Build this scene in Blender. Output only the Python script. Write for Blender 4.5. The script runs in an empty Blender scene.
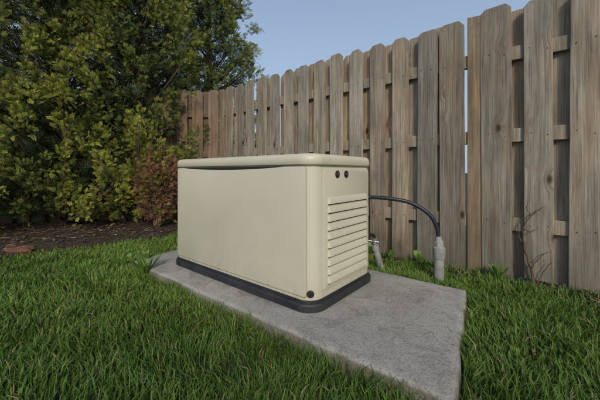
import bpy, math, numpy as np, random
from mathutils import Vector
rng=np.random.default_rng(7); random.seed(7)
SC=bpy.context.scene
ANG=math.atan2(-.636,.772)
AX=np.array([.7718,-.6359]); AY=np.array([.6359,.7718])
F=300.0; HY=172.0; CZ=0.70
SLABZ=0.055

# ---------------------------------------------------------------- helpers
def link(o,parent=None):
    SC.collection.objects.link(o)
    if parent: o.parent=parent
    return o
def empty(name,loc=(0,0,0),rot=0):
    e=bpy.data.objects.new(name,None); e.location=loc; e.rotation_euler=(0,0,rot)
    e.empty_display_size=.1
    return link(e)
def pymesh(name,V,Fc,mats,parent=None,midx=None,smooth=False,sharp=None):
    m=bpy.data.meshes.new(name); m.from_pydata([tuple(v) for v in V],[],Fc)
    for k in (mats if isinstance(mats,(list,tuple)) else [mats]): m.materials.append(k)
    if midx is not None: m.polygons.foreach_set('material_index',midx)
    m.polygons.foreach_set('use_smooth',[smooth]*len(m.polygons))
    m.update()
    if sharp: m.set_sharp_from_angle(angle=math.radians(sharp))
    return link(bpy.data.objects.new(name,m),parent)
def fastquads(name,V,C,mat,parent=None,smooth=False):
    Vv,Q=V
    m=bpy.data.meshes.new(name)
    n=len(Vv); q=len(Q)
    m.vertices.add(n); m.vertices.foreach_set('co',Vv.astype(np.float32).ravel())
    m.loops.add(q*4); m.loops.foreach_set('vertex_index',Q.astype(np.int32).ravel())
    m.polygons.add(q); m.polygons.foreach_set('loop_start',np.arange(0,q*4,4,dtype=np.int32))
    m.update(calc_edges=True)
    if C is not None:
        a=m.attributes.new('Col','FLOAT_COLOR','POINT')
        c=np.ones((n,4),np.float32); c[:,:3]=C; a.data.foreach_set('color',c.ravel())
    m.polygons.foreach_set('use_smooth',np.full(q,smooth))
    m.materials.append(mat)
    return link(bpy.data.objects.new(name,m),parent)
def tube(pts,rad,n=8,cap=True):
    pts=[Vector(p) for p in pts]; V=[];Fc=[]
    up=Vector((0,0,1))
    prev=None
    for i,p in enumerate(pts):
        d=(pts[min(i+1,len(pts)-1)]-pts[max(i-1,0)]).normalized()
        if prev is None:
            a=d.cross(up)
            if a.length<.1: a=d.cross(Vector((1,0,0)))
            a.normalize()
        else:
            a=(prev-d*prev.dot(d)).normalized()
        prev=a; b=d.cross(a)
        r=rad[i] if hasattr(rad,'__len__') else rad
        for k in range(n):
            t=2*math.pi*k/n; V.append(p+a*math.cos(t)*r+b*math.sin(t)*r)
    for i in range(len(pts)-1):
        for k in range(n):
            Fc.append((i*n+k,i*n+(k+1)%n,(i+1)*n+(k+1)%n,(i+1)*n+k))
    if cap:
        Fc.append(tuple(range(n-1,-1,-1))); Fc.append(tuple((len(pts)-1)*n+k for k in range(n)))
    return V,Fc
def join(parts):
    V=[];Fc=[]
    for v,f in parts:
        o=len(V); V+=list(v); Fc+=[tuple(i+o for i in ff) for ff in f]
    return V,Fc
def bez(P,n=20):
    P=[Vector(p) for p in P]; out=[]
    Q=[P[0]*2-P[1]]+P+[P[-1]*2-P[-2]]
    for i in range(1,len(Q)-2):
        for k in range(n):
            t=k/n; a,b,c,d=Q[i-1],Q[i],Q[i+1],Q[i+2]
            out.append(.5*((2*b)+(c-a)*t+(2*a-5*b+4*c-d)*t*t+(3*b-a-3*c+d)*t**3))
    out.append(P[-1]); return out

def mat(name,base=(.5,.5,.5),rough=.6,metal=0):
    m=bpy.data.materials.new(name); m.use_nodes=True
    nt=m.node_tree; b=nt.nodes['Principled BSDF']
    b.inputs['Base Color'].default_value=(*base,1); b.inputs['Roughness'].default_value=rough
    b.inputs['Metallic'].default_value=metal
    return m,nt,b
def noise(nt,vec,scale,detail=4,rough=.6,dist=0):
    n=nt.nodes.new('ShaderNodeTexNoise'); n.inputs['Scale'].default_value=scale
    n.inputs['Detail'].default_value=detail; n.inputs['Roughness'].default_value=rough
    n.inputs['Distortion'].default_value=dist
    if vec is not None: nt.links.new(vec,n.inputs['Vector'])
    return n.outputs['Fac']
def ramp(nt,fac,stops):
    r=nt.nodes.new('ShaderNodeValToRGB'); e=r.color_ramp.elements
    while len(e)<len(stops): e.new(.5)
    for i,(p,c) in enumerate(stops):
        e[i].position=p; e[i].color=(*c,1) if len(c)==3 else c
    nt.links.new(fac,r.inputs[0]); return r.outputs[0]
def mix(nt,fac,a,b,mode='MIX'):
    n=nt.nodes.new('ShaderNodeMix'); n.data_type='RGBA'; n.blend_type=mode
    for sock,v in ((n.inputs[0],fac),(n.inputs[6],a),(n.inputs[7],b)):
        if isinstance(v,(int,float)): sock.default_value=v
        elif isinstance(v,tuple): sock.default_value=(*v,1)
        else: nt.links.new(v,sock)
    return n.outputs[2]
def mapping(nt,vec,scale=(1,1,1)):
    n=nt.nodes.new('ShaderNodeMapping'); n.inputs['Scale'].default_value=scale
    nt.links.new(vec,n.inputs['Vector']); return n.outputs[0]
def coord(nt,w='Object'):
    return nt.nodes.new('ShaderNodeTexCoord').outputs[w]
def bump(nt,h,b,strength=.3,dist=.01):
    n=nt.nodes.new('ShaderNodeBump'); n.inputs['Strength'].default_value=strength; n.inputs['Distance'].default_value=dist
    nt.links.new(h,n.inputs['Height']); nt.links.new(n.outputs[0],b.inputs['Normal'])
def G(v): return (v,v,v)

# ---------------------------------------------------------------- materials
def leafmat(name,transl=.35,rough=.55):
    m,nt,b=mat(name,rough=rough)
    a=nt.nodes.new('ShaderNodeAttribute'); a.attribute_name='Col'
    nt.links.new(a.outputs['Color'],b.inputs['Base Color'])
    b.inputs['Specular IOR Level'].default_value=.3
    if transl>0:
        t=nt.nodes.new('ShaderNodeBsdfTranslucent'); nt.links.new(a.outputs['Color'],t.inputs[0])
        mx=nt.nodes.new('ShaderNodeMixShader'); mx.inputs[0].default_value=transl
        nt.links.new(b.outputs[0],mx.inputs[1]); nt.links.new(t.outputs[0],mx.inputs[2])
        nt.links.new(mx.outputs[0],nt.nodes['Material Output'].inputs[0])
    return m
M_LEAF=leafmat('evergreen_foliage',.0,.6); M_GRASS=leafmat('grass_blades',.22,.5); M_LITTER=leafmat('dry_leaf',0,.8)

M_SHELL,nt,b=mat('cream_painted_steel',(.60,.55,.40),.42)
co=coord(nt)
n1=noise(nt,co,3.0,3); n2=noise(nt,mapping(nt,co,(6,6,1.6)),8,4,.7)
c=ramp(nt,n1,[(.3,(.545,.515,.395)),(.7,(.595,.565,.440))])
dz=nt.nodes.new('ShaderNodeSeparateXYZ'); nt.links.new(co,dz.inputs[0])
mr=nt.nodes.new('ShaderNodeMapRange'); mr.inputs['From Min'].default_value=.05; mr.inputs['From Max'].default_value=.18
mr.inputs['To Min'].default_value=1; mr.inputs['To Max'].default_value=.05; nt.links.new(dz.outputs['Z'],mr.inputs['Value'])
mm=nt.nodes.new('ShaderNodeMath'); mm.operation='MULTIPLY'; nt.links.new(mr.outputs[0],mm.inputs[0])
rr=ramp(nt,n2,[(.42,G(.06)),(.75,G(.5))]); nt.links.new(rr,mm.inputs[1])
nt.links.new(mix(nt,mm.outputs[0],c,(.32,.29,.21)),b.inputs['Base Color'])
bump(nt,noise(nt,co,350,1),b,.06,.002)
nt.links.new(ramp(nt,n1,[(.2,G(.34)),(.8,G(.50))]),b.inputs['Roughness'])

M_BLACK,nt,b=mat('black_base_plastic',(.022,.023,.027),.6)
co=coord(nt); nt.links.new(ramp(nt,noise(nt,co,9,4,.7),[(.35,(.012,.013,.017)),(.75,(.042,.043,.045))]),b.inputs['Base Color'])
bump(nt,noise(nt,co,120,2),b,.2,.003)
M_DARK,_,_=mat('black_parts_recess_shade',(.012,.012,.012),.8)  # black lock and plug parts; also painted shade of the handle recess
M_SEAM,_,_=mat('panel_seam_line',(.13,.12,.09),.8)  # dark line showing around the front panel
M_GAP_SHADE,_,_=mat('louver_gap_shade',(.10,.092,.07),.8)  # dark colour standing for the shade below the louver hoods
M_HOSE,_,_=mat('black_flexible_conduit',(.015,.019,.032),.38)
M_PVC,nt,b=mat('grey_pvc',(.36,.37,.36),.5)
nt.links.new(ramp(nt,noise(nt,coord(nt),14,4,.7),[(.3,(.20,.20,.19)),(.65,(.35,.365,.36))]),b.inputs['Base Color'])
M_STEEL,nt,b=mat('galvanised_steel',(.42,.43,.44),.38,.7)
nt.links.new(ramp(nt,noise(nt,coord(nt),40,3),[(.3,(.28,.29,.3)),(.7,(.5,.51,.52))]),b.inputs['Base Color'])
M_LOCK,_,_=mat('lock_chrome',(.10,.10,.10),.3,.6)

M_CONC,nt,b=mat('weathered_concrete',(.4,.38,.35),.9)
co=coord(nt)
a=ramp(nt,noise(nt,co,1.8,4,.65,.4),[(.3,(.29,.28,.255)),(.5,(.375,.366,.338)),(.72,(.445,.436,.405))])
grain=noise(nt,co,120,3,.85)
sp=ramp(nt,grain,[(.38,G(.55)),(.5,G(1)),(.62,G(1.0)),(.72,G(1.3))])
a=mix(nt,.9,a,sp,'MULTIPLY')
st=ramp(nt,noise(nt,co,6.5,5,.75,1.0),[(.50,G(1)),(.66,(.60,.58,.52))])
a=mix(nt,.8,a,st,'MULTIPLY')
vo=nt.nodes.new('ShaderNodeTexVoronoi'); vo.inputs['Scale'].default_value=42; nt.links.new(co,vo.inputs['Vector'])
pit=ramp(nt,vo.outputs['Distance'],[(.06,G(.55)),(.14,G(1))])
a=mix(nt,.55,a,pit,'MULTIPLY')
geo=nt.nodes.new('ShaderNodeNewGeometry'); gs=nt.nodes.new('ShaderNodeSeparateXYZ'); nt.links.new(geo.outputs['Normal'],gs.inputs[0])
side=ramp(nt,gs.outputs['Z'],[(.3,(.50,.48,.38)),(.8,G(1))])   # darker, yellower sides of the slab
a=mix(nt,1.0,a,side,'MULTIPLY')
nt.links.new(a,b.inputs['Base Color'])
h=mix(nt,.5,grain,pit,'MULTIPLY'); bump(nt,h,b,.8,.006)

def woodmat(name,lo,mid,hi,warmc=(1.15,.94,.72)):
    m,nt,b=mat(name,mid,.85)
    at=nt.nodes.new('ShaderNodeAttribute'); at.attribute_name='Col'
    se=nt.nodes.new('ShaderNodeSeparateColor'); nt.links.new(at.outputs['Color'],se.inputs[0])
    co=coord(nt)
    off=nt.nodes.new('ShaderNodeVectorMath'); off.operation='SCALE'; off.inputs[0].default_value=(37,11,23)
    nt.links.new(se.outputs[1],off.inputs['Scale'])
    ad=nt.nodes.new('ShaderNodeVectorMath'); ad.operation='ADD'; nt.links.new(co,ad.inputs[0]); nt.links.new(off.outputs[0],ad.inputs[1])
    v=ad.outputs[0]
    vk=nt.nodes.new('ShaderNodeTexVoronoi'); vk.inputs['Scale'].default_value=1.0
    nt.links.new(mapping(nt,v,(7,0,3.4)),vk.inputs['Vector'])
    kd=vk.outputs['Distance']
    ks=nt.nodes.new('ShaderNodeSeparateColor'); nt.links.new(vk.outputs['Color'],ks.inputs[0])
    gate=ramp(nt,ks.outputs[0],[(.42,G(1)),(.45,G(0))])
    knot=mix(nt,1.0,ramp(nt,kd,[(.05,G(1)),(.085,G(.6)),(.13,G(0))]),gate,'MULTIPLY')
    halo=mix(nt,1.0,ramp(nt,kd,[(.08,G(.6)),(.30,G(0))]),gate,'MULTIPLY')
    sh=nt.nodes.new('ShaderNodeVectorMath'); sh.operation='SCALE'; sh.inputs[0].default_value=(.05,0,0)
    hb=nt.nodes.new('ShaderNodeRGBToBW'); nt.links.new(halo,hb.inputs[0]); nt.links.new(hb.outputs[0],sh.inputs['Scale'])
    a2=nt.nodes.new('ShaderNodeVectorMath'); a2.operation='ADD'; nt.links.new(v,a2.inputs[0]); nt.links.new(sh.outputs[0],a2.inputs[1])
    v2=a2.outputs[0]
    w=nt.nodes.new('ShaderNodeTexNoise'); w.inputs['Scale'].default_value=1.0; w.inputs['Detail'].default_value=4
    w.inputs['Roughness'].default_value=.68; w.inputs['Distortion'].default_value=.7
    nt.links.new(mapping(nt,v2,(42,20,1.3)),w.inputs['Vector'])
    fine=noise(nt,mapping(nt,v2,(210,60,3.2)),1,3,.72)
    g=ramp(nt,w.outputs['Fac'],[(.28,lo),(.5,mid),(.70,hi)])
    g=mix(nt,.85,g,ramp(nt,fine,[(.30,G(.40)),(.5,G(1)),(.7,G(1.2))]),'MULTIPLY')
    blot=ramp(nt,noise(nt,mapping(nt,v,(6,3,1.7)),1.6,4,.65),[(.33,G(.62)),(.62,G(1.1))])
    g=mix(nt,.9,g,blot,'MULTIPLY')
    orange=ramp(nt,noise(nt,mapping(nt,v,(5,3,1.2)),1.3,3,.6),[(.50,G(0)),(.70,G(.45))])
    g=mix(nt,orange,g,mix(nt,1.0,g,(1.20,.93,.68),'MULTIPLY'))
    g=mix(nt,halo,g,mix(nt,1.0,g,(.75,.58,.42),'MULTIPLY'))
    g=mix(nt,knot,g,(.05,.034,.024))
    tn=nt.nodes.new('ShaderNodeCombineColor')
    for i in range(3): nt.links.new(se.outputs[0],tn.inputs[i])
    g=mix(nt,1.0,g,tn.outputs[0],'MULTIPLY')
    warm=mix(nt,se.outputs[2],(1,1,1),warmc); g=mix(nt,1.0,g,warm,'MULTIPLY')
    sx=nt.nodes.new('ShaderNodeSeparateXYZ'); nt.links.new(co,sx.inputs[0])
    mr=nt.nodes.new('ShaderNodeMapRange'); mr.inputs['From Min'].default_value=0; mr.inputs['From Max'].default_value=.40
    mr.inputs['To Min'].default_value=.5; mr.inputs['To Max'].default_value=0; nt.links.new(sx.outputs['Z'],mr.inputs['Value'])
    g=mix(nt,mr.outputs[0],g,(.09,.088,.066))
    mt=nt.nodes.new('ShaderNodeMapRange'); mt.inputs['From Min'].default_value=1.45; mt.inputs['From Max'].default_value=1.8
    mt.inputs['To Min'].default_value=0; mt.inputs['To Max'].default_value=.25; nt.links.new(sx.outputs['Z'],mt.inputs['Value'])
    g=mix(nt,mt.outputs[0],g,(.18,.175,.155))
    nt.links.new(g,b.inputs['Base Color'])
    hh=mix(nt,.5,w.outputs['Fac'],fine); bump(nt,hh,b,.7,.006)
    return m
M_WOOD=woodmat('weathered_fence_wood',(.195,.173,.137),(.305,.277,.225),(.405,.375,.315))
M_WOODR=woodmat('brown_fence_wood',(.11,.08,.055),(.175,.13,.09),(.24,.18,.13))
M_NAIL,_,_=mat('rusty_nail',(.05,.035,.028),.7,.3)
M_BARK,nt,b=mat('tree_bark',(.11,.08,.055),.95)
co=coord(nt); w=noise(nt,mapping(nt,co,(30,30,5)),1,4,.7)
nt.links.new(ramp(nt,w,[(.3,(.045,.032,.022)),(.7,(.17,.12,.085))]),b.inputs['Base Color']); bump(nt,w,b,.8,.01)
M_SOIL,nt,b=mat('soil_ground',(.07,.05,.03),1)
co=coord(nt); w=noise(nt,co,22,4,.75)
s1=ramp(nt,w,[(.3,(.025,.018,.011)),(.55,(.055,.04,.026)),(.75,(.10,.075,.05))])
s1=mix(nt,ramp(nt,noise(nt,co,1.6,3),[(.4,G(.2)),(.62,G(.8))]),s1,(.03,.055,.012))
nt.links.new(s1,b.inputs['Base Color']); bump(nt,w,b,.9,.03)
M_MULCH,nt,b=mat('mulch',(.09,.055,.035),1)
co=coord(nt); w=noise(nt,co,35,5,.8,.8)
nt.links.new(ramp(nt,w,[(.3,(.022,.016,.011)),(.52,(.07,.05,.033)),(.75,(.15,.11,.075))]),b.inputs['Base Color']); bump(nt,w,b,1,.03)
M_BRICK,nt,b=mat('red_stone',(.22,.09,.05),.95)
co=coord(nt); w=noise(nt,co,28,4,.7)
nt.links.new(ramp(nt,w,[(.3,(.06,.03,.02)),(.7,(.20,.095,.06))]),b.inputs['Base Color']); bump(nt,w,b,.7,.01)

# ---------------------------------------------------------------- value noise (numpy)
_gr=rng.random((64,64))
def vn(x,y,s):
    x=np.asarray(x)*s+100; y=np.asarray(y)*s+100
    xi=np.floor(x).astype(int); yi=np.floor(y).astype(int); fx=x-xi; fy=y-yi
    fx=fx*fx*(3-2*fx); fy=fy*fy*(3-2*fy)
    g=lambda a,b:_gr[a%64,b%64]
    return (g(xi,yi)*(1-fx)+g(xi+1,yi)*fx)*(1-fy)+(g(xi,yi+1)*(1-fx)+g(xi+1,yi+1)*fx)*fy
def bedval(x,y):
    return (np.asarray(x)+2.4)*-.62+(np.asarray(y)-2.33)*.75+(vn(x,y,3.0)-.5)*.25
def fenced(x,y): return np.asarray(x)*.6359+np.asarray(y)*.7718

# ---------------------------------------------------------------- ground
def gh(x,y): return (vn(x,y,1.3)-.5)*.015+(vn(x,y,5)-.5)*.01
xs=np.concatenate([[-150,-60,-20,-9],np.linspace(-5,5,101),[9,20,60,150]])
ys=np.concatenate([[-150,-60,-20,-6],np.linspace(-2,7,91),[12,30,80,200]])
X,Y=np.meshgrid(xs,ys); Z=np.where((abs(X)<5.1)&(Y>-2.1)&(Y<7.1),gh(X,Y),0)-.012
V=np.stack([X,Y,Z],-1).reshape(-1,3); nx=len(xs); ny=len(ys)
i,j=np.meshgrid(np.arange(nx-1),np.arange(ny-1)); q=(j*nx+i).ravel()
fastquads('ground',(V,np.stack([q,q+1,q+nx+1,q+nx],-1)),None,M_SOIL,smooth=True)
xs=np.arange(-6,0.2,.04); ys=np.arange(.2,7,.04); X,Y=np.meshgrid(xs,ys)
Z=gh(X,Y)-.012+np.clip(bedval(X,Y)*.25,-.02,.045)+vn(X,Y,14)*.022+vn(X,Y,30)*.012
V=np.stack([X,Y,Z],-1).reshape(-1,3); nx=len(xs); ny=len(ys)
i,j=np.meshgrid(np.arange(nx-1),np.arange(ny-1)); q=(j*nx+i).ravel()
cx=X[:-1,:-1].ravel(); cy=Y[:-1,:-1].ravel(); k=(bedval(cx,cy)>-.04)&(fenced(cx,cy)<2.44)
q=q[k]; Q=np.stack([q,q+1,q+nx+1,q+nx],-1)
fastquads('mulch_bed',(V,Q),None,M_MULCH,smooth=True)

# ---------------------------------------------------------------- slab
P=np.array([-1.225,2.17]); R=np.array([.918,1.64]); FR=np.array([.430,.830]); BL=P+(R-FR)
poly=[P,FR,R,BL]
def lerp(a,b,t): return a+(b-a)*t
n1,n2=110,60; V=[];Fc=[]
def slabpt(u,v): return lerp(lerp(P,FR,u),lerp(BL,R,u),v)
top={}
for jv in range(n2+1):
    for iu in range(n1+1):
        u=.006+.988*iu/n1; v=.012+.976*jv/n2
        p=slabpt(u,v); edge=(iu in(0,n1))or(jv in(0,n2))
        z=SLABZ+(vn(p[0],p[1],3)-.5)*.003-(.004*vn(p[0],p[1],19) if edge else 0)
        top[iu,jv]=len(V); V.append((p[0],p[1],z))
for jv in range(n2):
    for iu in range(n1): Fc.append((top[iu,jv],top[iu+1,jv],top[iu+1,jv+1],top[iu,jv+1]))
per=[(i,0) for i in range(n1)]+[(n1,j) for j in range(n2)]+[(i,n2) for i in range(n1,0,-1)]+[(0,j) for j in range(n2,0,-1)]
prev=[top[k] for k in per]
for off,z in ((.010,SLABZ-.012),(.014,-.08)):
    ring=[]
    for idx,k in enumerate(per):
        p=np.array(V[top[k]][:2]); d=np.zeros(2)
        if k[1]==0: d-=AY
        if k[1]==n2: d+=AY
        if k[0]==0: d-=AX
        if k[0]==n1: d+=AX
        o=off+(vn(p[0],p[1],13)-.5)*.012; p=p+d*o
        ring.append(len(V)); V.append((p[0],p[1],z))
    L=len(per)
    for a in range(L): Fc.append((prev[a],ring[a],ring[(a+1)%L],prev[(a+1)%L]))
    prev=ring
pymesh('concrete_slab',V,Fc,M_CONC,smooth=True,sharp=60)

# ---------------------------------------------------------------- generator
HX,HYG,RR=.61,.297,.075
C1=np.array([.055,1.352]); GC=C1-AX*HX+AY*HYG
gen=empty('standby_generator',(GC[0],GC[1],SLABZ),ANG)
def outline(hx,hy,r,seg=10):
    o=[]
    for cx,cy,a0 in((hx-r,-hy+r,-90),(hx-r,hy-r,0),(-hx+r,hy-r,90),(-hx+r,-hy+r,180)):
        for k in range(seg+1):
            a=math.radians(a0+90*k/seg); o.append((cx+r*math.cos(a),cy+r*math.sin(a)))
    return o
def loft(levels,r=RR,hx=HX,hy=HYG):
    V=[];Fc=[];n=None
    for o,z in levels:
        ol=outline(hx+o,hy+o,max(r+o,.012)); n=len(ol)
        V+=[(x,y,z) for x,y in ol]
    for l in range(len(levels)-1):
        for k in range(n): Fc.append((l*n+k,l*n+(k+1)%n,(l+1)*n+(k+1)%n,(l+1)*n+k))
    Fc.append(tuple(range(n-1,-1,-1))); Fc.append(tuple((len(levels)-1)*n+k for k in range(n)))
    return V,Fc
pymesh('base',*loft([(.016,.0005),(.020,.004),(.020,.030),(.014,.038),(.004,.040),(.004,.052)]),M_BLACK,gen,smooth=True,sharp=35)
pymesh('enclosure',*loft([(0,.045),(.001,.050),(.001,.3),(.001,.664),(-.008,.671),(-.008,.684)]),M_SHELL,gen,smooth=True,sharp=35)
pymesh('lid',*loft([(-.004,.680),(.008,.680),(.011,.684),(.011,.706),(.009,.716),(.003,.725),(-.010,.731),(-.04,.7345),(-.07,.736)]),M_SHELL,gen,smooth=True,sharp=40)
def plate(name,pts,axis,pos,th,m,bev=.003):
    V=[];n=len(pts)
    cx=sum(p[0] for p in pts)/n; cz=sum(p[1] for p in pts)/n
    def put(a,z,d):
        return (a,pos-d,z) if axis=='y' else (pos+d,a,z)
    def shr(p,e):
        dx=cx-p[0];dz=cz-p[1]; return (p[0]+(e if dx>0 else -e),p[1]+(e if dz>0 else -e))
    for e,d in((0,-.002),(0,th-bev),(bev*.3,th-bev*.3),(bev,th)):
        for p in pts:
            s=shr(p,e); V.append(put(s[0],s[1],d))
    Fc=[]
    for l in range(3):
        for k in range(n): Fc.append((l*n+k,l*n+(k+1)%n,(l+1)*n+(k+1)%n,(l+1)*n+k))
    Fc.append(tuple(3*n+k for k in range(n)))
    return pymesh(name,V,Fc,m,gen,smooth=True,sharp=35)
def rrect(x0,x1,z0,z1,r,dip=0,seg=6,dx0=None,dx1=None):
    o=[]
    for cx,cz,a0 in((x1-r,z0+r,-90),(x1-r,z1-r,0)):
        for k in range(seg+1):
            a=math.radians(a0+90*k/seg); o.append((cx+r*math.cos(a),cz+r*math.sin(a)))
    if dip:
        for k in range(1,30):
            t=k/30; x=x1-r-(x1-x0-2*r)*t
            w=(x-dx0)/(dx1-dx0); dz=dip*math.sin(math.pi*w)**.7 if 0<w<1 else 0
            o.append((x,z1-dz))
    for cx,cz,a0 in((x0+r,z1-r,90),(x0+r,z0+r,180)):
        for k in range(seg+1):
            a=math.radians(a0+90*k/seg); o.append((cx+r*math.cos(a),cz+r*math.sin(a)))
    return o
plate('front_panel',rrect(-HX+.045,HX-.035,.068,.671,.012,.014,6,-.47,.43),'y',-HYG-.001,.0045,M_SHELL)
cr=[(x,.6725) for x in np.linspace(-.47,.43,24)]+[(x,.6725-.0155*math.sin(math.pi*(x+.47)/.9)**.7) for x in np.linspace(.43,-.47,24)[1:-1]]
V=[(x,-HYG-.003,z) for x,z in cr]; pymesh('handle_slot_shade',V,[tuple(range(len(V)))],M_DARK,gen)  # flat dark crescent, shade of the handle recess put into its colour
sm=rrect(-HX+.0430,HX-.0330,.0658,.6725,.013); V=[(x,-HYG-.0022,z) for x,z in sm]; pymesh('panel_seam',V,[tuple(range(len(V)))],M_SEAM,gen)
plate('end_panel',rrect(-HYG+.085,HYG-.05,.080,.662,.02),'x',HX+.001,.003,M_SHELL)
V=[];Fc=[];mi=[]
y0,y1=-HYG+.118,HYG-.075
FX=HX+.004
for r in range(10):
    zt=.522-r*.0425; h=.031; d=.0105
    o=len(V)
    prof=[(0,0),(.22,.45),(.65,.88),(1,1)]
    ysx=((y0,0),(y0+.004,.6),(y0+.011,1),(y1-.011,1),(y1-.004,.6),(y1,0))
    for t,dd in prof:
        for y,e in ysx: V.append((FX+d*dd*e,y,zt-h*t))
    for l in range(3):
        for k in range(5):
            Fc.append((o+l*6+k,o+l*6+k+1,o+(l+1)*6+k+1,o+(l+1)*6+k)); mi.append(0)
    s=len(V); V+=[(FX+.0012,y0+.004,zt-h+.004),(FX+.0012,y1-.004,zt-h+.004),(FX+.0012,y1-.004,zt-h-.0068),(FX+.0012,y0+.004,zt-h-.0068)]  # flat strip below the hood, shade painted in its colour
    Fc.append((s,s+3,s+2,s+1)); mi.append(1)
pymesh('louvers',V,Fc,[M_SHELL,M_GAP_SHADE],gen,mi,smooth=False)
def disc(name,c,nrm,r,th,m):
    c=Vector(c); nrm=Vector(nrm).normalized()
    return pymesh(name,*tube([c,c+nrm*th*.8,c+nrm*th],[r,r,r*.85],24),m,gen,smooth=True,sharp=35)
for k,yy in enumerate((-.095,-.010)):
    disc('lock_bezel_%d'%(k+1),(HX+.003,yy,.634),(1,0,0),.0185,.007,M_DARK)
    disc('lock_cylinder_%d'%(k+1),(HX+.009,yy,.634),(1,0,0),.009,.006,M_LOCK)
a=math.radians(-48); cc=(HX-RR+RR*math.cos(a),-HYG+RR+RR*math.sin(a),.082)
disc('drain_plug_ring',cc,(math.cos(a),math.sin(a),0),.018,.004,M_LOCK)
disc('drain_plug',(cc[0]+.003*math.cos(a),cc[1]+.003*math.sin(a),.082),(math.cos(a),math.sin(a),0),.014,.004,M_DARK)

# ---------------------------------------------------------------- pipes
ec=empty('electrical_conduit',(.876,1.89,0))
V,Fc=join([tube([(0,0,-.1),(0,0,.20)],.030,20),tube([(0,0,.155),(0,0,.160),(0,0,.225),(0,0,.23)],[.034,.037,.037,.031],20)])
pymesh('pvc_riser',V,Fc,M_PVC,ec,smooth=True,sharp=35)
V,Fc=join([tube([(0,0,.228),(0,0,.262),(-.001,0,.268)],[.026,.026,.020],8),tube([(-.001,0,.262),(-.004,0,.295)],[.021,.018],14)])
pymesh('fitting',V,Fc,M_PVC,ec,smooth=True,sharp=35)
hp=bez([(-.004,0,.285),(-.012,.003,.35),(-.055,.015,.43),(-.16,.04,.50),(-.31,.05,.53),(-.48,.02,.54),(-.60,-.05,.54)],10)
V,Fc=tube(hp,[.0125+.0006*(i%2) for i in range(len(hp))],12); pymesh('flexible_hose',V,Fc,M_HOSE,ec,smooth=True)
gp=empty('gas_pipe',(.565,2.09,0))
V,Fc=join([tube([(.02,.01,-.08),(.01,0,0),(-.048,-.03,.175)],.0215,16),tube([(-.046,-.03,.165),(-.052,-.034,.20)],.026,16)])
pymesh('riser',V,Fc,M_PVC,gp,smooth=True,sharp=40)
V,Fc=join([tube([(-.051,-.034,.195),(-.062,-.04,.245)],.017,6),tube([(-.05,-.03,.235),(-.075,-.05,.238)],.016,12),
           tube([(-.03,-.06,.225),(-.10,-.04,.232)],.005,8)])
pymesh('shutoff_valve',V,Fc,M_STEEL,gp,smooth=True,sharp=35)
hp=bez([(-.06,-.04,.235),(-.062,-.044,.262),(-.085,-.08,.28),(-.16,-.14,.285),(-.24,-.22,.28)],8)
V,Fc=tube(hp,.011,12); pymesh('gas_hose',V,Fc,M_HOSE,gp,smooth=True)

# ---------------------------------------------------------------- fence
class Boards:
    def __init__(s): s.V=[];s.F=[];s.C=[]
    def prism(s,outl,y0,y1,col,tilt=0,bow=0,piv=0):
        o=len(s.V);n=len(outl)
        for y in(y0,y1):
            for x,z in outl:
                s.V.append((x+tilt*z,y+bow*(z-.9)**2+piv*(x-outl[0][0]),z)); s.C.append(col)
        s.F.append(tuple(o+k for k in range(n))); s.F.append(tuple(o+n+k for k in range(n-1,-1,-1)))
        for k in range(n): s.F.append((o+(k+1)%n,o+k,o+n+k,o+n+(k+1)%n))
    def make(s,name,m,parent):
        ob=pymesh(name,s.V,s.F,m,parent)
        a=ob.data.attributes.new('Col','FLOAT_COLOR','POINT')
        c=np.ones((len(s.V),4),np.float32); c[:,:3]=np.array(s.C); a.data.foreach_set('color',c.ravel())
        bm=ob.modifiers.new('b','BEVEL'); bm.width=.0025; bm.segments=1; bm.limit_method='ANGLE'
        return ob
def picket(B,x0,w,y0,y1,top,ear=.034,warm=0,tint=None):
    t=tint or random.uniform(.72,1.16); b=-.01+random.uniform(0,.03)
    levels=[b]+[.3*k for k in range(1,6)]
    jag=lambda: random.uniform(-.0015,.0015)
    left=[(x0+jag(),z) for z in levels[1:]]; right=[(x0+w+jag(),z) for z in levels[1:]]
    e=ear*random.uniform(.75,1.25)
    outl=[(x0,b),(x0+w,b)]+right+[(x0+w,top-e),(x0+w-e*.9,top),(x0+e*.9,top-random.uniform(0,.005)),(x0,top-e)]+left[::-1]
    B.prism(outl,y0,y1,(t,random.random(),min(1,max(0,warm+random.uniform(-.15,.40)))),tilt=random.uniform(-.006,.006),bow=random.uniform(-.008,.008),piv=random.uniform(-.03,.03))
def rail(B,x0,x1,zc,y0=-.03,y1=.008,h=.089):
    t=random.uniform(.85,1.0); s=random.random()
    B.prism([(x0,zc-h/2),(x1,zc-h/2),(x1,zc+h/2),(x0,zc+h/2)],y0,y1,(t,s,.3))
FO=(1.25,2.14)
fe=empty('wooden_fence',(FO[0],FO[1],0),ANG)
B=Boards(); Rl=Boards(); Ps=Boards(); nails=[]
TOP=1.80
front=[(-.222,.168),(.046,.175),(.282,.145),(.494,.15)]
x=.70
while x<2.9: w=random.uniform(.138,.152); front.append((x,w)); x+=.210+random.uniform(-.006,.006)
x=-.392
while x>-3.0: w=random.uniform(.130,.146); front.append((x,w)); x-=.205+random.uniform(-.008,.008)
front.sort()
RZ=(1.48,.94,.36)
for x,w in front:
    picket(B,x,w,-.050,-.0315,TOP+random.uniform(-.014,.014)+(.015 if abs(x-.046)<.01 else 0))
    for z in RZ:
        for fx in(.22,.78):
            nails.append((x+w*fx+random.uniform(-.006,.006),-.0515,z+random.uniform(-.02,.02)))
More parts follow.
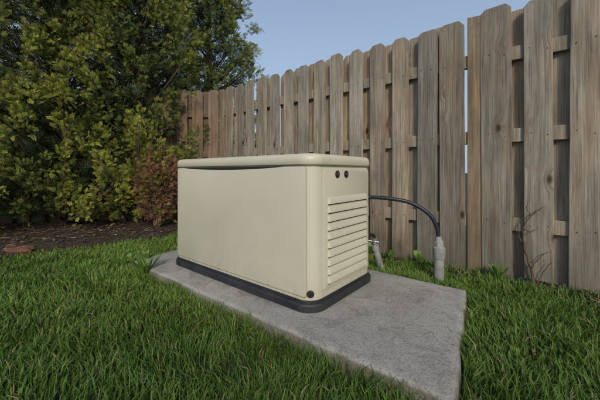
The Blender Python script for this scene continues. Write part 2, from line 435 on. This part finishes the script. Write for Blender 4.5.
for (x,w),(x2,w2) in zip(front[:-1],front[1:]):
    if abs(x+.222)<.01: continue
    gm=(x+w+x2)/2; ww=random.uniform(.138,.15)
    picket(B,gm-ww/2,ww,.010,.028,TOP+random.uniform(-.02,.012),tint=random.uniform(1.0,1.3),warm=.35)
posts=[-2.98,-.043,2.44]
for p in posts:
    w=.085
    Ps.prism([(p,-.05),(p+w,-.05),(p+w,TOP-.01),(p,TOP-.003)],-.042,.045,(.78,random.random(),1.0))
for a,bb in((-2.9,-.045),(.044,2.44)):
    for z in RZ: rail(Rl,a,bb,z+random.uniform(-.01,.01))
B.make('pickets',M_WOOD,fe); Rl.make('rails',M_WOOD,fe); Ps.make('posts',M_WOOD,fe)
V,Fc=join([tube([(x,y+.004,z),(x,y,z)],.0035,6) for x,y,z in nails]); pymesh('nails',V,Fc,M_NAIL,fe)
f2=empty('wooden_fence',(-1.09,4.08,0),math.radians(4))
B=Boards(); Rl=Boards()
x=-.15
while x>-4.6:
    picket(B,x,.14,-.05,-.032,1.80+random.uniform(-.01,.01),warm=.3); picket(B,x-.10,.14,.010,.028,1.79,warm=.2,tint=.8); x-=.2
for z in RZ: rail(Rl,-4.6,-.02,z)
B.make('pickets',M_WOODR,f2); Rl.make('rails',M_WOODR,f2)

# ---------------------------------------------------------------- trees
def norm(a): return a/np.maximum(np.linalg.norm(a,axis=-1,keepdims=True),1e-9)
def frond_template():
    V=[]
    def leaf(p,d,L,wd,zc):
        p=np.array(p);d=np.array(d)/np.linalg.norm(d); n=np.array([-d[1],d[0]])
        a=p;c=p+d*L;m=p+d*L*.5
        for q,z in((a,0),(m+n*wd,.01),(c,zc),(m-n*wd,.01)):
            V.append((q[0],q[1],z-.22*q[1]**2))
    leaf((0,0),(0,1),1.0,.032,0)
    for k in range(4):
        y=.14+.19*k; L=.50*(1-.15*k)
        for s in(-1,1):
            yy=y+(.07 if s>0 else 0)
            leaf((0,yy),(s*.74,.74),L,.036,-.05)
            p=(s*.74*L*.45,yy+.74*L*.45); leaf(p,(s*.12,1),L*.55,.034,-.02)
    return np.array(V)
FT=frond_template(); NT=len(FT)
def sprays(pos,dr,size,col,tip):
    n=len(pos)
    y=norm(dr); r=norm(rng.normal(size=(n,3))); x=norm(np.cross(y,r)); z=np.cross(x,y)
    V=pos[:,None,:]+size[:,None,None]*(FT[None,:,0:1]*x[:,None,:]+FT[None,:,1:2]*y[:,None,:]+FT[None,:,2:3]*z[:,None,:])
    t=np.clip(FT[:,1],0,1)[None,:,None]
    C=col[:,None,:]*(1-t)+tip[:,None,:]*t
    return V.reshape(-1,3),C.reshape(-1,3)
def make_tree(name,x,y,h,R,prof,nclump,nsp,size,golden,base=.12,seed=0,back=.3):
    global rng
    rng=np.random.default_rng(seed)
    t=empty(name,(x,y,0))
    zz=rng.random(nclump)*(h-base)+base
    th=rng.random(nclump)*2*math.pi
    tocam=math.atan2(-y,-x); kk=(np.cos(th-tocam)>-.25)|(rng.random(nclump)<back); zz=zz[kk];th=th[kk];nclump=len(zz)
    f=np.array([prof((z-base)/(h-base)) for z in zz])
    lump=1+.20*np.sin(th*3+zz*2.6+seed)+.16*np.sin(th*5-zz*4.3)
    rad=R*f*lump*rng.uniform(.50,1.10,nclump)**.6
    cc=np.stack([rad*np.cos(th),rad*np.sin(th),zz],-1)
    rc=rng.uniform(.06,.15,nclump)*np.clip(.5+f,.5,1)
    ci=np.repeat(np.arange(nclump),nsp)
    d=norm(rng.normal(size=(len(ci),3)))
    outw=norm(cc*np.array([1,1,0]))
    pax=norm(outw*rng.uniform(.3,1.1,(nclump,1))+np.array([0,0,.7])+rng.normal(size=(nclump,3))*.3)
    d=norm(d+outw[ci]*.45)
    rr=(rc[ci]*rng.uniform(.1,1.0,len(ci))**.5)[:,None]
    al=(rng.uniform(-.8,1.6,len(ci))*rc[ci])[:,None]
    taper=np.clip(1-np.abs(al/rc[ci][:,None])*.5,.15,1)
    pos=cc[ci]+d*rr*.85*taper+pax[ci]*al
    dr=d*.7+pax[ci]*.75+rng.normal(size=(len(ci),3))*.38
    sz=size*rng.uniform(.55,1.3,len(ci))
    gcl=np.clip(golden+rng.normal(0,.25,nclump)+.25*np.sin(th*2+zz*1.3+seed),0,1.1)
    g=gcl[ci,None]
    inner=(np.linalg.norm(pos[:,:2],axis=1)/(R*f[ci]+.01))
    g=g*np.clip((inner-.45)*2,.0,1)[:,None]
    dark=np.array([.028,.058,.018]); green=np.array([.090,.145,.032]); gold=np.array([.40,.40,.06])  # golden foliage; sunlit outer tips and shaded interior also put into leaf colour
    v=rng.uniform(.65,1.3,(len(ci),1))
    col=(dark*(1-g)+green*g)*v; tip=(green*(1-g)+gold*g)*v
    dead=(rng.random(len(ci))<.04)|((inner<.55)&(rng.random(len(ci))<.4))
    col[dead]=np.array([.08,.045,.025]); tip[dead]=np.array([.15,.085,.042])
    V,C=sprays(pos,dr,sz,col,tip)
    m=int(nclump*nsp*.14)
    z2=rng.random(m)*(h-base)+base; f2=np.array([prof((z-base)/(h-base)) for z in z2]); t2=rng.random(m)*6.283
    r2=R*f2*rng.uniform(.1,.72,m); p2=np.stack([r2*np.cos(t2),r2*np.sin(t2),z2],-1)
    d2=norm(p2*np.array([1,1,0]))+np.array([0,0,.5])+rng.normal(size=(m,3))*.5
    c2=np.tile(np.array([.022,.038,.013]),(m,1)); V2,C2=sprays(p2,d2,.16*np.ones(m),c2,c2*1.5)  # inner filler sprays, crown shade painted into their dark colour
    V=np.concatenate([V,V2]);C=np.concatenate([C,C2])
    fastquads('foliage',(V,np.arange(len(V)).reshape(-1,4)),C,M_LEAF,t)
    parts=[tube([(0,0,-.05),(.02,.01,h*.3),(-.02,.02,h*.65),(0,0,h*.95)],[.07,.055,.035,.008],10)]
    for k in rng.choice(nclump,min(nclump,90),replace=False):
        c=cc[k]; z0=max(.1,c[2]-np.hypot(c[0],c[1])*.7-.05)
        parts.append(tube([(0,0,z0),(c[0]*.4,c[1]*.4,z0+(c[2]-z0)*.25),(c[0]*.8,c[1]*.8,z0+(c[2]-z0)*.7),tuple(c)],[.018,.013,.008,.003],5))
    V,Fc=join(parts); pymesh('trunk',V,Fc,M_BARK,t,smooth=True)
    return t
cone=lambda u: max(.05,min(1,.62+u*2.2)*(1-u)**.62*1.12)
bush=lambda u: max(.05,(min(1,.72+u*1.6))*(1-u**2.2)**.6)
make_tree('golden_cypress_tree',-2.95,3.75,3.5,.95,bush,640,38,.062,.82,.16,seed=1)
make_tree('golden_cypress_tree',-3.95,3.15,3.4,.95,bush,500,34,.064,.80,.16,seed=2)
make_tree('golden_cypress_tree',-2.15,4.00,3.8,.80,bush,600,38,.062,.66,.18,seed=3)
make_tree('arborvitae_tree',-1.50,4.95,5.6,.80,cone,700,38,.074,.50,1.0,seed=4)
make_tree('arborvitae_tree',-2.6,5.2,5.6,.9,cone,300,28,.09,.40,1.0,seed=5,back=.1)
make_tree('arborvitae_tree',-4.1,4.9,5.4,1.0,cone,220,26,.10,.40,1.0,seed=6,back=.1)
rng=np.random.default_rng(21)
ds=empty('dry_shrub',(-1.66,3.50,0)); m=1600
d=norm(rng.normal(size=(m,3))); p=d*np.array([.24,.22,.42])*rng.uniform(.3,1,(m,1))+np.array([0,0,.56])
c=np.array([.17,.09,.052])*rng.uniform(.5,1.5,(m,1)); V,C=sprays(p,d+np.array([0,0,.5]),rng.uniform(.04,.09,m),c,c*1.4)
fastquads('foliage',(V,np.arange(len(V)).reshape(-1,4)),C,M_LITTER,ds)
parts=[]
for k in range(22):
    a=rng.random()*6.28; r=rng.uniform(.1,.28); z=rng.uniform(.4,.85)
    parts.append(tube([(0,0,-.02),(r*.3*math.cos(a),r*.3*math.sin(a),z*.45),(r*math.cos(a),r*math.sin(a),z)],[.012,.008,.003],5))
V,Fc=join(parts); pymesh('stems',V,Fc,M_BARK,ds)

# ---------------------------------------------------------------- grass
rng=np.random.default_rng(11)
def polydist(x,y):
    m=np.full(len(x),-9.)
    for a,b in zip(poly,poly[1:]+poly[:1]):
        e=b-a; n=np.array([e[1],-e[0]]); n/=np.linalg.norm(n)
        m=np.maximum(m,(x-a[0])*n[0]+(y-a[1])*n[1])
    return m
n=470000
x=rng.uniform(-4.2,3.4,n); y=rng.uniform(.25,4.3,n)
dist=np.hypot(x,y)
dens=np.clip(1.3-dist*.26,.33,1)*np.clip(.55+.9*vn(x,y,4.5),0,1)
pd=polydist(x,y)
dens=np.where((pd>0)&(pd<.06),1,dens)
k=(rng.random(n)<dens)&(pd>0.006)&(fenced(x,y)<2.37+(vn(x,y,6)-.5)*.1)&(bedval(x,y)<.0+rng.normal(0,.03,n))&(abs(x)<y+.8)
x=x[k];y=y[k]; n=len(x)
fd=2.40-fenced(x,y); k=(fd>.22)|(rng.random(n)<.25+.3*vn(x,y,5)); x=x[k];y=y[k];n=len(x);dist=np.hypot(x,y); pd=polydist(x,y)
print('blades',n)
tuft=vn(x,y,2.6)*.5+vn(x+7,y,8)*.5
hgt=(.022+.050*tuft)*rng.uniform(.45,1.4,n)
hgt*=1+np.clip(1-pd/.07,0,1)*.8*vn(x,y,6)*np.clip((x+1.0)*1.5,-.45,1)
stray=rng.random(n)<.006; hgt[stray]*=1.7
wid=rng.uniform(.0013,.0027,n)*np.clip(.85+dist*.30,1,1.9)
la=vn(x,y,1.7)*9+vn(x,y+9,6)*7+rng.normal(0,1.3,n); lean=rng.uniform(.1,1.1,n)*hgt*.9
dx=np.cos(la);dy=np.sin(la); fa=la+rng.normal(0,.9,n)+1.57; wx=np.cos(fa)*wid; wy=np.sin(fa)*wid
z0=gh(x,y)-.015
V=np.zeros((n,6,3))
for lv,(t,b,wf) in enumerate(((0,0,1),(.6,.32,.85),(1,1,.08))):
    px=x+dx*lean*b; py=y+dy*lean*b; pz=z0+.01+hgt*t*(1-.25*b*(lean/hgt))
    V[:,lv*2]=np.stack([px-wx*wf,py-wy*wf,pz],-1); V[:,lv*2+1]=np.stack([px+wx*wf,py+wy*wf,pz],-1)
base=np.arange(n)[:,None]*6
Q=np.concatenate([base+np.array([0,1,3,2]),base+np.array([2,3,5,4])])
hue=np.clip(vn(x,y,1.1)*.5+vn(x,y,9)*.25+rng.random(n)*.55-.10,0,1)[:,None]
ca=np.array([.066,.160,.026]); cb=np.array([.195,.300,.055]); col=(ca*(1-hue)+cb*hue)*rng.uniform(.65,1.25,(n,1))*(.8+.4*vn(x,y,.9))[:,None]
dry=rng.random(n)<.05; col[dry]=np.array([.30,.25,.13])
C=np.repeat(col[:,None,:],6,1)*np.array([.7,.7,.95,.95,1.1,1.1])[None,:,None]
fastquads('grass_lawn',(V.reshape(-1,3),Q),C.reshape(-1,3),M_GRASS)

# ---------------------------------------------------------------- litter
def litter(name,x,y,z,size,pal):
    n=len(x); a=rng.random(n)*6.28; L=size*rng.uniform(.6,1.3,n); W=L*rng.uniform(.15,.5,n)
    cu=rng.uniform(-.3,.5,n)*L; tl=rng.uniform(-.3,.3,n)
    V=np.zeros((n,6,3))
    for i,(s,w,zz) in enumerate(((-.5,.35,0),(0,1,1),(.5,.15,0))):
        for j,sg in enumerate((-1,1)):
            V[:,i*2+j,0]=x+np.cos(a)*L*s-np.sin(a)*W*w*.5*sg
            V[:,i*2+j,1]=y+np.sin(a)*L*s+np.cos(a)*W*w*.5*sg
            V[:,i*2+j,2]=z+.006+zz*cu*.4+abs(s)*L*abs(tl)+sg*W*tl*.4
    base=np.arange(n)[:,None]*6; Q=np.concatenate([base+np.array([0,1,3,2]),base+np.array([2,3,5,4])])
    c=np.array(pal)[rng.integers(0,len(pal),n)]*rng.uniform(.6,1.3,(n,1))
    return fastquads(name,(V.reshape(-1,3),Q),np.repeat(c,6,0),M_LITTER)
n=9000; x=rng.uniform(-4.5,-.3,n); y=rng.uniform(1.2,4.2,n); k=(bedval(x,y)>-.1)&(fenced(x,y)<2.4); x=x[k];y=y[k]
s=rng.uniform(-1.0,2.6,900); o=np.abs(rng.normal(0,.10,900))+.06
xf=FO[0]+AX[0]*s-AY[0]*o; yf=FO[1]+AX[1]*s-AY[1]*o
s=rng.uniform(.3,1.3,70); o=rng.uniform(.06,.25,70)
x=np.concatenate([x,xf,FO[0]+AX[0]*s-AY[0]*o]); y=np.concatenate([y,yf,FO[1]+AX[1]*s-AY[1]*o])
z=gh(x,y)-.012+np.where(bedval(x,y)>0,np.clip(bedval(x,y)*.25,0,.045)+.025,.004)
z[-70:]+=rng.uniform(.01,.04,70)
litter('fallen_leaves',x,y,z,.042,[(.15,.095,.06),(.10,.065,.04),(.22,.16,.10),(.07,.045,.03)])
u=rng.random(60); v=rng.random(60); pp=lerp(lerp(P[None],FR[None],u[:,None]),lerp(BL[None],R[None],u[:,None]),v[:,None])
gl=(pp-GC); lx=gl@AX; ly=gl@AY; k=~((abs(lx)<HX+.04)&(abs(ly)<HYG+.04)); pp=pp[k]
litter('slab_debris',pp[:,0],pp[:,1],np.full(len(pp),SLABZ+.001),.012,[(.14,.09,.05),(.2,.15,.09)])

def weed(x,y,n,h,seed):
    r=np.random.default_rng(seed); e=empty('weed_plant',(x,y,0)); Vs=[];Q=[];C=[]
    for k in range(n):
        a=r.random()*6.28; L=h*r.uniform(.6,1.2); W=L*r.uniform(.10,.17); out=r.uniform(.15,.65)
        d=np.array([math.cos(a),math.sin(a),0]); s=np.array([-d[1],d[0],0]); o=len(Vs); g=r.uniform(.7,1.3)
        for t,w in((0,.12),(.35,.6),(.65,1),(.85,.7),(1,.05)):
            c=d*L*out*t+np.array([0,0,L*(t-.35*out*t*t)])
            for sg in(-1,1):
                Vs.append(c+s*W*w*sg+np.array([0,0,.15*W*w])); C.append(np.array([.14,.25,.05])*g*(.8+.3*t))
        for l in range(4): Q.append((o+l*2,o+l*2+1,o+l*2+3,o+l*2+2))
    fastquads('leaves',(np.array(Vs),np.array(Q)),np.array(C),M_GRASS,e,smooth=True)
weed(-1.03,1.99,22,.16,1); weed(-1.27,2.14,14,.12,2); weed(-1.16,2.26,12,.13,3)
for k,(s,o) in enumerate(((-.35,.14),(-.55,.2),(-.2,.22),(-.75,.12),(.15,.13),(-.95,.2))):
    weed(FO[0]+AX[0]*s-AY[0]*o,FO[1]+AX[1]*s-AY[1]*o,16,.11,10+k)

def onf(px,py,o=.07):
    u=(px-300)/F; D=2.447-o; Zd=D/(.6359*u+.7718); return (u*Zd,Zd,CZ-(py-HY)*Zd/F)
vn_=empty('dead_vine',(0,0,0)); parts=[]
for pts,r0 in (([(534,289),(531,268),(524,246),(523,228),(531,216),(543,207)],.0085),([(524,246),(519,236),(518,222),(522,212)],.005),
               ([(531,268),(541,256),(549,252)],.004),([(523,228),(530,232),(538,228)],.004),([(534,289),(545,270),(552,262)],.004),([(531,216),(527,208),(529,200)],.0035)):
    c=bez([onf(a,b,.075+.015*random.random()) for a,b in pts],6)
    c=[p+Vector((random.uniform(-.004,.004),random.uniform(-.004,.004),0)) for p in c]
    parts.append(tube(c,[r0*(1-.7*i/len(c)) for i in range(len(c))],6))
V,Fc=join(parts); pymesh('stems',V,Fc,M_BARK,vn_,smooth=True)

import bmesh
for k,(x0,y0,L,a) in enumerate(((-2.36,2.53,.17,.5),(-2.60,2.39,.13,.9),(-2.52,2.63,.10,.2))):
    bm=bmesh.new(); bmesh.ops.create_icosphere(bm,subdivisions=3,radius=1)
    for v in bm.verts:
        c=v.co; f=1+.18*math.sin(c.x*4+k)+.14*math.sin(c.y*5+2*k)+.1*math.sin(c.z*7)
        m_=max(abs(c.x),abs(c.y),abs(c.z)); c*= f/(m_**.6)
        v.co=Vector((c.x*L*.5,c.y*L*.28,c.z*.035))
    me=bpy.data.meshes.new('edging_stone'); bm.to_mesh(me); bm.free(); me.materials.append(M_BRICK)
    ob=bpy.data.objects.new('edging_stone',me); ob.location=(x0,y0,.035); ob.rotation_euler=(.1,.05,a); link(ob)

# ---------------------------------------------------------------- light & camera
EL,AZ=math.radians(30),math.radians(174)   # azimuth clockwise from +Y
sd=Vector((math.sin(AZ)*math.cos(EL),math.cos(AZ)*math.cos(EL),math.sin(EL)))
w=bpy.data.worlds.new('World'); SC.world=w; w.use_nodes=True; nt=w.node_tree
sky=nt.nodes.new('ShaderNodeTexSky'); sky.sky_type='NISHITA'; sky.sun_disc=False
sky.sun_elevation=EL; sky.sun_rotation=AZ; sky.air_density=1.0; sky.dust_density=2.5; sky.ozone_density=1.0
tc=nt.nodes.new('ShaderNodeTexCoord'); sp=nt.nodes.new('ShaderNodeSeparateXYZ'); nt.links.new(tc.outputs['Generated'],sp.inputs[0])
hz=ramp(nt,sp.outputs['Z'],[(0.0,G(.95)),(.25,G(.80)),(.55,G(.42)),(1,G(.2))])
skc=mix(nt,hz,sky.outputs[0],(2.65,3.45,4.55))      # low-altitude haze
nt.links.new(skc,nt.nodes['Background'].inputs[0]); nt.nodes['Background'].inputs[1].default_value=.15
ld=bpy.data.lights.new('sun','SUN'); ld.energy=2.0; ld.angle=math.radians(9); ld.color=(1,.90,.75)
lo=bpy.data.objects.new('sun',ld); lo.rotation_euler=sd.to_track_quat('Z','Y').to_euler(); link(lo)
cd=bpy.data.cameras.new('camera'); cd.lens=18; cd.sensor_width=36; cd.shift_y=-28/600; cd.clip_end=1000; cd.clip_start=.02
cam=bpy.data.objects.new('camera',cd); cam.location=(0,0,CZ); cam.rotation_euler=(math.radians(90),0,0); link(cam); SC.camera=cam
SC.view_settings.view_transform='Standard'; SC.view_settings.look='None'; SC.view_settings.exposure=0
